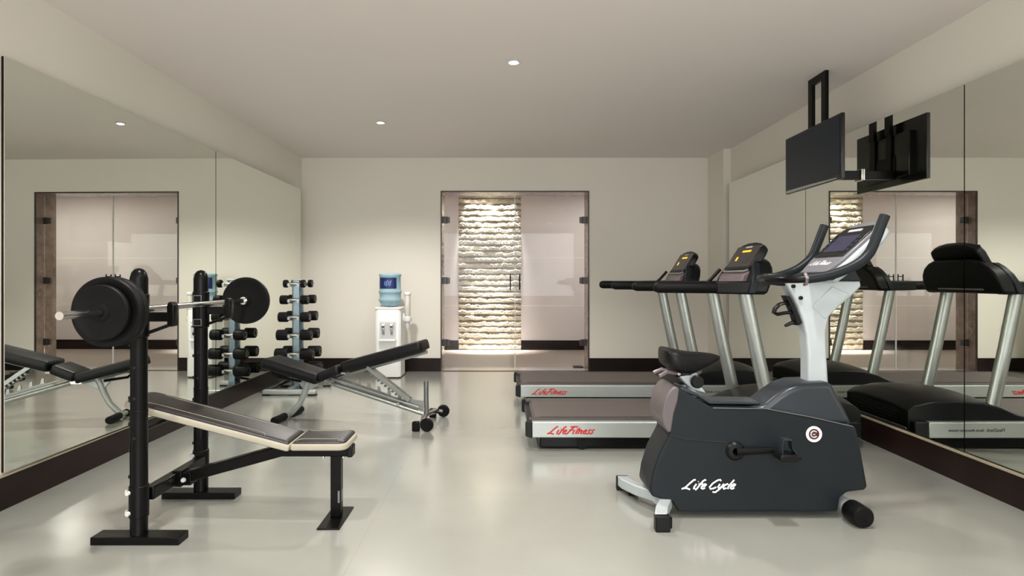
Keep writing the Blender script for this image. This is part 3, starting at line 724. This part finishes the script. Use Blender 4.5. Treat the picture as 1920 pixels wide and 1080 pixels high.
for i, z in enumerate(TZ):
    r = RR[i]; hl = .030+.009*i if i else .022
    proto = None
    for s_, side in ((-1, 'near'), (1, 'far')):
        if proto is None:
            dm = thing('dumbbell', '', 'dumbbell', (RXc+.005, RYc+s_*.125, z), group='dumbbells on the tower')
            obj('handle', MB().tube([(-.075, 0, 0), (-.04, 0, 0), (0, 0, 0), (.04, 0, 0), (.075, 0, 0)], [.0125, .0135, .0155, .0135, .0125], seg=14), chrome, dm)
            for q in (-1, 1):
                Mx = Matrix.Translation((q*.068, 0, 0)) @ Matrix.Rotation(q*PI/2, 4, 'Y')
                hd_ = obj('head', MB().lathe([(r*.55, 0), (r*.93, .003), (r, .010), (r, 2*hl-.008), (r*.93, 2*hl), (r*.62, 2*hl), (r*.58, 2*hl-.004), (.004, 2*hl-.004)], M=Mx, seg=24), blackrub, dm, angle=50)
                obj('end_ring', MB().lathe([(r*.56, 2*hl-.004), (r*.56, 2*hl+.0005), (r*.42, 2*hl+.0005), (r*.42, 2*hl-.004)], M=Mx, seg=24), greymetal, hd_)
            proto = dm
        else:
            dm = copy_tree(proto); dm.location = (RXc+.005, RYc+s_*.125, z)
        dm['label'] = '%s dumbbell on the %s tier of the tower, %s side' % ('small black' if i == 0 else 'black rubber', names[i], side if side == 'near' else 'wall')

# ------------------------------------------------------------------ water cooler
wc = thing('water_dispenser', 'white floor-standing water dispenser against the back wall', 'water dispenser', (-1.375, 7.6, 0), world=True)
x0, x1, y0, y1 = -1.53, -1.22, 7.43, 7.76
bd = MB().prism([(x0, y1), (x0, y0+.02), (x0+.03, y0), (x1-.03, y0), (x1, y0+.02), (x1, y1)], .015, .845, plane='xy')
obj('cabinet', bd, whitep, wc, bevel=.006)
obj('base_plinth', MB().box2((x0+.015, y0+.015, 0), (x1-.015, y1-.01, .016)), blackplas, wc)
obj('top_cover', MB().box2((x0-.004, y0-.006, .835), (x1+.004, y1, .862)), whitep, wc, bevel=.012)
rc = obj('tap_recess', MB().box2((x0+.055, y0-.008, .455), (x1-.055, y0-.0005, .69)), offw, wc, bevel=.01)
obj('recess_back', MB().box2((x0+.07, y0-.0105, .49), (x1-.07, y0-.008, .675)), mat('recess_grey', (188, 190, 190), .5), rc)
for x in (-1.425, -1.325):
    tp = obj('tap', MB().box2((x-.018, y0-.05, .64), (x+.018, y0-.009, .665)).cyl((x, y0-.035, .60), (x, y0-.035, .645), .011, .014), whitep, wc, bevel=.004)
    obj('tap_lever', MB().box2((x-.014, y0-.055, .622), (x+.014, y0-.049, .636)), blackplas, tp)
    obj('tap_push', MB().box2((x-.012, y0-.022, .54), (x+.012, y0-.010, .57)), greymetal, tp)
obj('drip_tray', MB().prism([(x0+.05, y0-.009), (x0+.06, y0-.055), (x1-.06, y0-.055), (x1-.05, y0-.009)], .455, .475, plane='xy'), whitep, wc, bevel=.004)
obj('white_front_strip', MB().box2((-1.385, y0-.002, .75), (-1.365, y0-.0005, .81)), white, wc)  # narrow white upright strip on the cabinet front
cd = obj('cup_dispenser', MB().lathe([(.034, 0), (.036, .004), (.036, .27), (.034, .28)], (x1+.055, 7.62, .735), seg=20), cupm, wc)
obj('dispenser_cap', MB().lathe([(.044, 0), (.048, .01), (.046, .028), (.02, .036)], (x1+.055, 7.62, 1.01), seg=20), whitep, cd)
obj('dispenser_collar', MB().lathe([(.046, 0), (.050, .008), (.050, .055), (.046, .06)], (x1+.055, 7.62, .68), seg=20), whitep, cd)
obj('paper_cups', MB().lathe([(.026, 0), (.034, .075)], (x1+.055, 7.62, .606), seg=20), offw, cd)
obj('dispenser_bracket', MB().box2((x1, 7.60, .72), (x1+.02, 7.64, .78)).box2((x1-.001, 7.60, .69), (x1+.03, 7.64, .72)), whitep, cd)
wbt = thing('water_bottle', 'blue translucent water bottle with navy label, upside down on the dispenser', 'water bottle', (-1.375, 7.59, .863))
pr = [(.03, 0), (.045, 0.001), (.09, .012), (.118, .035), (.132, .065), (.140, .075), (.140, .095), (.131, .105), (.131, .165), (.140, .175), (.140, .195), (.131, .205), (.129, .37), (.138, .385), (.138, .400), (.125, .410), (.03, .413)]
obj('bottle_body', MB().lathe(pr, seg=40), bottlem, wbt, angle=60)
lbm = MB(); n = 14; R_ = .1335
a0, a1 = math.radians(-90-62), math.radians(-90+45)
ri = [[lbm.bm.verts.new((R_*math.cos(a0+(a1-a0)*k/n), R_*math.sin(a0+(a1-a0)*k/n), z)) for k in range(n+1)] for z in (.225, .360)]
for k in range(n): lbm.bm.faces.new((ri[0][k], ri[0][k+1], ri[1][k+1], ri[1][k]))
lb_ = obj('bottle_label', lbm, labelm, wbt)
sw = MB()
for (ang_, h_) in ((-108, .05), (-98, .075), (-88, .06), (-79, .07)):
    a = math.radians(ang_); sw.box((R_*math.cos(a)*1.006, R_*math.sin(a)*1.006, .292), (.010, .002, h_), rot=(0, .25, a+PI/2))
obj('label_print', sw, mat('pale_blue_print', (120, 150, 200), .5), lb_)

# ------------------------------------------------------------------ television
TX = 2.40
tv = thing('television', 'black flat television hanging from the ceiling in front of the right mirror', 'television', (TX, 4.755, H), world=True)
y0, y1, z0, z1 = 4.33, 5.18, 1.916, 2.381
obj('casing', MB().box2((TX, y0, z0), (TX+.028, y1, z1)).box2((TX+.02, y0+.14, z0+.05), (TX+.06, y1-.14, z1-.09)), bezel, tv, bevel=.004)
obj('screen', MB().box2((TX-.002, y0+.018, z0+.032), (TX+.001, y1-.018, z1-.018)), screenm, tv, smooth=False)
obj('bezel_glare_strip', MB().prism([(y0+.06, z0+.004), (y1-.02, z0+.004), (y1-.02, z0+.026), (y0+.40, z0+.022), (y0+.06, z0+.012)], TX-.004, TX+.001, plane='yz'), silver, tv, label='glossy silver strip below the screen')  # silver strip put on the lower bezel to stand for its glare
bk = obj('ceiling_bracket', MB().prism([(4.655, H), (4.915, H), (4.915, 2.30), (4.855, 2.30), (4.855, H-.055), (4.715, H-.055), (4.715, 2.30), (4.655, 2.30)], TX+.058, TX+.085, plane='yz'), blackmetal, tv, smooth=False)
obj('bracket_plate', MB().box2((TX+.05, 4.62, 2.02), (TX+.066, 4.94, 2.13)).box2((TX+.055, 4.655, 2.02), (TX+.075, 4.715, 2.34)).box2((TX+.055, 4.855, 2.02), (TX+.075, 4.915, 2.34)), blackmetal, bk)
obj('wall_arm', MB().box2((TX+.06, 4.62, 1.955), (RX-.012, 4.67, 2.02)), blackmetal, tv, bevel=.004)
obj('wall_arm_plate', MB().box2((RX-.014, 4.60, 1.945), (RX-.001, 4.69, 2.03)), chrome, tv, bevel=.002)

# ------------------------------------------------------------------ exercise bike
bk = thing('exercise_bike', 'upright exercise bike with charcoal body and pale silver mast in front', 'exercise bike', (1.3, 3.2, 0), world=True)
YN, YFAR = 3.075, 3.325
low = [(.859, .421), (1.04, .400), (1.124, .385), (1.30, .42), (1.764, .463), (1.78, .459), (1.81, .312), (1.838, .16), (1.823, .142), (1.738, .133), (1.70, .105), (1.688, .034), (.888, .034), (.859, .08), (.758, .11), (.744, .139), (.755, .211), (.787, .312), (.835, .40)]
upp = [(.850, .425), (.817, .47), (.809, .52), (.825, .60), (.867, .661), (.90, .655), (.972, .612), (1.057, .562), (1.174, .556), (1.326, .556), (1.764, .463), (1.30, .425), (1.124, .385), (1.04, .402)]
full = [(.867, .655), (.90, .650), (.972, .608), (1.057, .556), (1.326, .552), (1.764, .461), (1.78, .459), (1.81, .312), (1.838, .16), (1.823, .142), (1.738, .133), (1.70, .105), (1.688, .034), (.888, .034), (.859, .08), (.758, .11), (.744, .139), (.755, .211), (.787, .312), (.845, .425), (.817, .47), (.809, .52), (.825, .60)]
sh_ = obj('body_shroud', MB().prism(full, YN, YFAR), darkplas, bk, bevel=.014, seg=3)
hump = [(1.20, .545), (1.326, .562), (1.385, .61), (1.448, .652), (1.515, .676), (1.667, .682), (1.684, .644), (1.73, .556), (1.775, .466), (1.50, .47), (1.25, .50)]
obj('upper_cover', MB().prism(hump, YN+.014, YFAR-.014), darkplas2, bk, bevel=.03, seg=4)
obj('rear_cap', MB().prism([(.872, .664), (.892, .655), (.884, .589), (.866, .53), (.852, .438), (.838, .43), (.812, .47), (.803, .52), (.819, .604), (.848, .648)], YN-.004, YFAR+.004), capplas, bk, bevel=.018, seg=3)
obj('top_channel', MB().prism([(.91, .63), (1.0, .60), (1.06, .562), (1.32, .560), (1.32, .575), (1.07, .578), (1.0, .618), (.92, .655)], YN+.05, YFAR-.05), darkplas2, bk, bevel=.012)
sm_ = MB().tube([(.845, YN-.0005, .418), (.92, YN-.0005, .398), (1.124, YN-.0005, .383)], .0035, seg=6)
obj('seam_groove', sm_, darkhole, sh_)
obj('seam_edge', MB().tube([(1.06, YN-.0005, .556), (1.20, YN-.0005, .553), (1.326, YN-.0005, .552), (1.55, YN-.0005, .511), (1.762, YN-.0005, .463)], .0028, seg=6), greymetal, sh_)
hl_ = MB()
for x, z in ((1.107, .52), (1.181, .52), (1.044, .488), (.876, .515), (.905, .596), (.939, .39), (.829, .126), (.945, .066), (.975, .066), (1.576, .062), (1.605, .062), (1.815, .166), (1.758, .446)):
    hl_.cyl((x, YN-.0015, z), (x, YN+.004, z), .0065, seg=12)
obj('screw_holes', hl_, darkhole, sh_)
tx = script_text('Life Cycle', .046, .262, .0012, wpen=.075); xform(tx, Matrix.Translation((.912, YN-.0015, .150)))
obj('white_script_lettering', tx, white, sh_, smooth=False, label='white slanted script Life Cycle')
em = obj('round_badge', MB().lathe([(.040, 0), (.040, .003), (.027, .003), (.027, .0)], M=Matrix.Translation((1.566, YN-.001, .425)) @ Matrix.Rotation(PI/2, 4, 'X')), white, sh_)
obj('badge_centre', MB().cyl((1.566, YN-.0030, .425), (1.566, YN-.0005, .425), .0275), mat('maroon', (74, 22, 18), .4), em)
P = [(1.566+.016*math.cos(a), YN-.0035, .425+.016*math.sin(a)) for a in [math.radians(40+k*20) for k in range(15)]]
obj('badge_monogram', MB().tube(P, .0035, seg=6).box((1.566, YN-.0035, .424), (.012, .002, .005)), whitegrey, em)
# crank and pedals
for s_, px in ((-1, 1.385), (1, .955)):
    yy = YN-.004 if s_ < 0 else YFAR+.004
    obj('crank_disc', MB().lathe([(.010, 0), (.020, .016), (.036, .014), (.046, .004), (.048, 0)], M=Matrix.Translation((1.172, yy, .341)) @ Matrix.Rotation(PI/2 if s_ < 0 else -PI/2, 4, 'X')), blackplas, bk)
    ca = obj('crank_arm', MB().tube([(1.172, yy+s_*.018, .341), ((1.172+px)/2, yy+s_*.024, .347), (px, yy+s_*.028, .353)], [.019, .015, .014], seg=12, flat=.6), blackmetal, bk)
    ya, yb = sorted((yy+s_*.04, yy+s_*.135))
    pd = obj('pedal', MB().prism([(px-.05, .338), (px-.04, .325), (px+.03, .322), (px+.055, .335), (px+.055, .35), (px+.03, .358), (px-.04, .358)], ya, yb), blackplas, ca, bevel=.006)
    yo = yy+s_*.10
    obj('pedal_strap', MB().tube([(px-.048, yo, .345), (px-.04, yo, .40), (px-.012, yo, .425), (px+.02, yo, .405), (px+.045, yo, .355), (px+.01, yo, .31), (px-.035, yo, .315), (px-.048, yo, .345)], .020, seg=8, flat=.18 if False else 1.0, up=(0, 1, 0)) if False else
        MB().loft([[(x, yo-.022, z), (x, yo+.022, z), (x*.0+px+(x-px)*.92, yo+.022, .36+(z-.36)*.92), (px+(x-px)*.92, yo-.022, .36+(z-.36)*.92)] for x, z in ((px-.03, .33), (px-.034, .40), (px-.028, .432), (px+.012, .430), (px+.018, .385), (px+.046, .345))]), greymetal if s_ > 0 else darkplas2, pd)
# stabilisers
rs = obj('rear_stabiliser', MB().loft([[(p[0]-.028, p[1], p[2]+.0), (p[0]+.034, p[1], p[2]+.0), (p[0]+.034, p[1], p[2]+.055), (p[0]-.028, p[1], p[2]+.055)] for p in ((.760, 2.93, .025), (.785, 3.01, .035), (.83, 3.10, .045), (.81, 3.19, .045), (.745, 3.29, .040), (.70, 3.42, .030), (.688, 3.50, .025))]), whitebike, bk, bevel=.006)
obj('rubber_foot', MB().box2((.732, 2.905, 0), (.803, 2.95, .078)), blackplas, rs, bevel=.006)
obj('rubber_foot', MB().box2((.656, 3.485, 0), (.726, 3.52, .078)), blackplas, rs, bevel=.006)
obj('floor_pad', MB().cyl((.80, 2.975, 0), (.80, 2.975, .045), .028).cyl((.735, 3.42, 0), (.735, 3.42, .045), .028), blackrub, rs)
fs = obj('front_stabiliser', MB().cyl((1.745, 3.00, .055), (1.745, 3.42, .055), .036).box2((1.66, 3.13, .03), (1.745, 3.27, .08)), whitebike, bk, bevel=.004)
for a, c in ((2.945, 3.065), (3.34, 3.46)):
    obj('transport_wheel', MB().lathe([(.02, 0), (.046, .002), (.052, .012), (.052, .108), (.046, .118), (.02, .12)], M=Matrix.Translation((1.745, c, .053)) @ Matrix.Rotation(PI/2, 4, 'X')), blackrub, fs)
# seat post, knob, saddle
sp1 = obj('seat_post', MB().prism([(.918, .700), (1.005, .722), (1.028, .690), (1.025, .655), (1.058, .612), (.985, .632), (.945, .668)], 3.165, 3.235), whitebike, bk, bevel=.006)
obj('post_tube', MB().tube([(1.0, 3.2, .60), (.97, 3.2, .73)], .026, seg=16), silver, bk)
obj('adjustment_knob', MB().lathe([(.012, 0), (.030, .004), (.033, .012), (.033, .028), (.028, .034)], M=Matrix.Translation((1.003, 3.162, .676)) @ Matrix.Rotation(PI/2, 4, 'X')), blackplas, sp1)
def saddle():
    m = MB(); rings = []
    secs = [(.832, .045, .770, .848), (.842, .115, .752, .856), (.875, .132, .735, .852), (.915, .126, .712, .842), (.96, .100, .705, .834), (1.00, .068, .712, .830), (1.05, .044, .735, .828), (1.10, .033, .762, .822), (1.13, .022, .780, .812), (1.14, .010, .790, .802)]
    for x, hw, zb, zt in secs:
        r = []
        for k in range(20):
            a = 2*PI*k/20; c_, s_ = math.cos(a), math.sin(a)
            yy = hw*math.copysign(abs(c_)**.7, c_)
            zz = (zb+zt)/2+(zt-zb)/2*math.copysign(abs(s_)**.6, s_)
            if s_ > .2: zz -= .010*(1-abs(c_))
            r.append((x, 3.2+yy, zz))
        rings.append(r)
    return m.loft(rings)
sd = obj('saddle', saddle(), padm, bk, sub=1, angle=60)
obj('saddle_rails', MB().tube([(.81, 3.14, .705), (.85, 3.15, .725), (.90, 3.17, .715), (.96, 3.18, .720), (1.04, 3.19, .775)], .010, seg=8).tube([(.81, 3.26, .705), (.85, 3.25, .725), (.90, 3.23, .715), (.96, 3.22, .720), (1.04, 3.21, .775)], .010, seg=8), mauve, sd)
obj('saddle_clamp', MB().box2((.90, 3.165, .695), (.99, 3.235, .745)), blackplas, sd, bevel=.01)
obj('clamp_bolt', MB().cyl((.915, 3.165, .715), (.915, 3.155, .715), .009), chrome, sd)
# mast
mast = [(1.578, .64), (1.578, .822), (1.569, .919), (1.553, .989), (1.525, 1.066), (1.491, 1.133), (1.455, 1.195), (1.50, 1.205), (1.845, 1.20), (1.855, 1.165), (1.809, 1.119), (1.739, 1.060), (1.690, 1.011), (1.672, .933), (1.675, .822), (1.686, .64)]
ms = obj('mast', MB().prism(mast, 3.155, 3.245), whitebike, bk, bevel=.012, seg=3)
obj('mast_panel', MB().prism([(1.595, 1.06), (1.70, 1.165), (1.79, 1.125), (1.665, .995)], 3.151, 3.2), whitebike, ms, bevel=.004)
obj('mast_bolt', MB().cyl((1.50, 3.155, 1.165), (1.50, 3.145, 1.165), .010).cyl((1.538, 3.155, 1.105), (1.538, 3.145, 1.105), .010), blackplas, ms)
ac = obj('bottle_holder', MB().prism([(1.468, 1.118), (1.492, 1.112), (1.556, .975), (1.542, .962), (1.528, .975), (1.512, 1.025), (1.490, 1.075)], 3.17, 3.23), blackplas, bk, bevel=.004)
obj('holder_ring', MB().tube([(1.505, 3.2, 1.065), (1.48, 3.2, 1.078), (1.45, 3.2, 1.070), (1.428, 3.2, 1.048), (1.422, 3.2, 1.028), (1.44, 3.2, 1.018), (1.48, 3.2, 1.026), (1.515, 3.2, 1.028)], .009, seg=10, flat=2.4), blackplas, ac)
obj('holder_clip', MB().tube([(1.545, 3.2, .972), (1.515, 3.2, .974), (1.490, 3.2, .962), (1.480, 3.2, .958)], [.012, .010, .009, .006], seg=8, flat=1.6), blackplas, ac)
# handlebar: one hoop round the front, two arms rising to the grips
def smoothpts(P, n=6):
    out = []
    P = [Vector(p) for p in P]
    for i in range(len(P)-1):
        p0 = P[max(i-1, 0)]; p1 = P[i]; p2 = P[i+1]; p3 = P[min(i+2, len(P)-1)]
        for k in range(n):
            t = k/n
            out.append(.5*((2*p1)+(-p0+p2)*t+(2*p0-5*p1+4*p2-p3)*t*t+(-p0+3*p1-3*p2+p3)*t**3))
    out.append(P[-1]); return out
near = [(1.845, 2.95, 1.508), (1.828, 2.95, 1.465), (1.803, 2.95, 1.40), (1.768, 2.95, 1.325), (1.705, 2.95, 1.270), (1.59, 2.955, 1.222), (1.48, 2.97, 1.203), (1.41, 3.02, 1.200), (1.388, 3.12, 1.202), (1.385, 3.225, 1.206)]
far = [(1.405, 3.33, 1.206), (1.46, 3.42, 1.203), (1.55, 3.485, 1.212), (1.64, 3.50, 1.238)]+[(x, 6.45-y, z) for x, y, z in near[:5]][::-1]
hb_ = obj('handlebar', MB().tube(smoothpts(near+far), .0185, seg=14), blackmetal, bk)
for pts in (near[:7], far[-7:]):
    obj('foam_grip', MB().tube(smoothpts(pts), .0235, seg=16), darkplas, hb_)
obj('handlebar_clamp', MB().prism([(1.36, 1.18), (1.475, 1.165), (1.49, 1.215), (1.45, 1.235), (1.375, 1.23)], 3.17, 3.25), darkplas, hb_, bevel=.01)
obj('clamp_ring', MB().tube([(1.475, 2.975, 1.228), (1.47, 2.945, 1.205), (1.475, 2.965, 1.178), (1.478, 2.99, 1.175)], .008, seg=8), mauve, hb_)
# console
ca_ = math.atan2(.25, .27)
ux = Vector((math.cos(ca_), 0, math.sin(ca_))); nx = Vector((-math.sin(ca_), 0, math.cos(ca_)))
o0 = Vector((1.63, 0, 1.235))
M = Matrix(((0, ux.x, nx.x, o0.x), (1, 0, 0, 0), (0, ux.z, nx.z, o0.z), (0, 0, 0, 1)))
cs = obj('console_shell', MB().prism([(3.07, -.01), (3.35, -.01), (3.385, .10), (3.39, .30), (3.35, .375), (3.27, .405), (3.15, .405), (3.07, .375), (3.03, .30), (3.035, .10)], -.075, -.012, M=M, plane='xy'), whitebike, bk, bevel=.02, seg=3)
cf = obj('console_face', MB().prism([(3.08, 0), (3.34, 0), (3.37, .10), (3.375, .29), (3.34, .36), (3.26, .385), (3.16, .385), (3.08, .36), (3.045, .29), (3.05, .10)], -.014, .004, M=M, plane='xy'), mat('console_grey', (112, 112, 118), .4), cs, bevel=.005)
obj('screen_bezel', MB().prism([(3.07, .115), (3.35, .115), (3.365, .30), (3.33, .345), (3.09, .345), (3.055, .30)], .003, .010, M=M, plane='xy'), bezel, cf, bevel=.003)
obj('screen', MB().prism([(3.11, .15), (3.31, .15), (3.31, .275), (3.11, .275)], .009, .012, M=M, plane='xy'), lcd, cf, smooth=False)
bt_ = MB()
for k in range(4): bt_.prism([(3.073+.0, .15+k*.03), (3.097, .15+k*.03), (3.097, .168+k*.03), (3.073, .168+k*.03)], .009, .013, M=M, plane='xy'); bt_.prism([(3.323, .15+k*.03), (3.347, .15+k*.03), (3.347, .168+k*.03), (3.323, .168+k*.03)], .009, .013, M=M, plane='xy')
obj('buttons', bt_, darkplas2, cf, smooth=False)
obj('maker_badge', MB().prism([(3.15, .305), (3.27, .305), (3.27, .322), (3.15, .322)], .009, .0125, M=M, plane='xy'), whitegrey, cf, smooth=False)
tx = script_text('Life Fitness', .030, .20, .0008, wpen=.05)      # on the lower lip, reading from the rider's side
xform(tx, M @ Matrix(((-1, 0, 0, 3.32), (0, 0, 1, .055), (0, -1, 0, .0055), (0, 0, 0, 1))))
obj('white_script_lettering', tx, white, cf, smooth=False)
obj('console_bracket', MB().prism([(1.66, 1.19), (1.84, 1.19), (1.80, 1.25), (1.70, 1.24)], 3.12, 3.28), darkplas, bk, bevel=.01)
obj('reading_ledge', MB().prism([(1.575, 1.20), (1.66, 1.195), (1.70, 1.225), (1.64, 1.24), (1.60, 1.228)], 3.06, 3.36), darkplas, bk, bevel=.008)
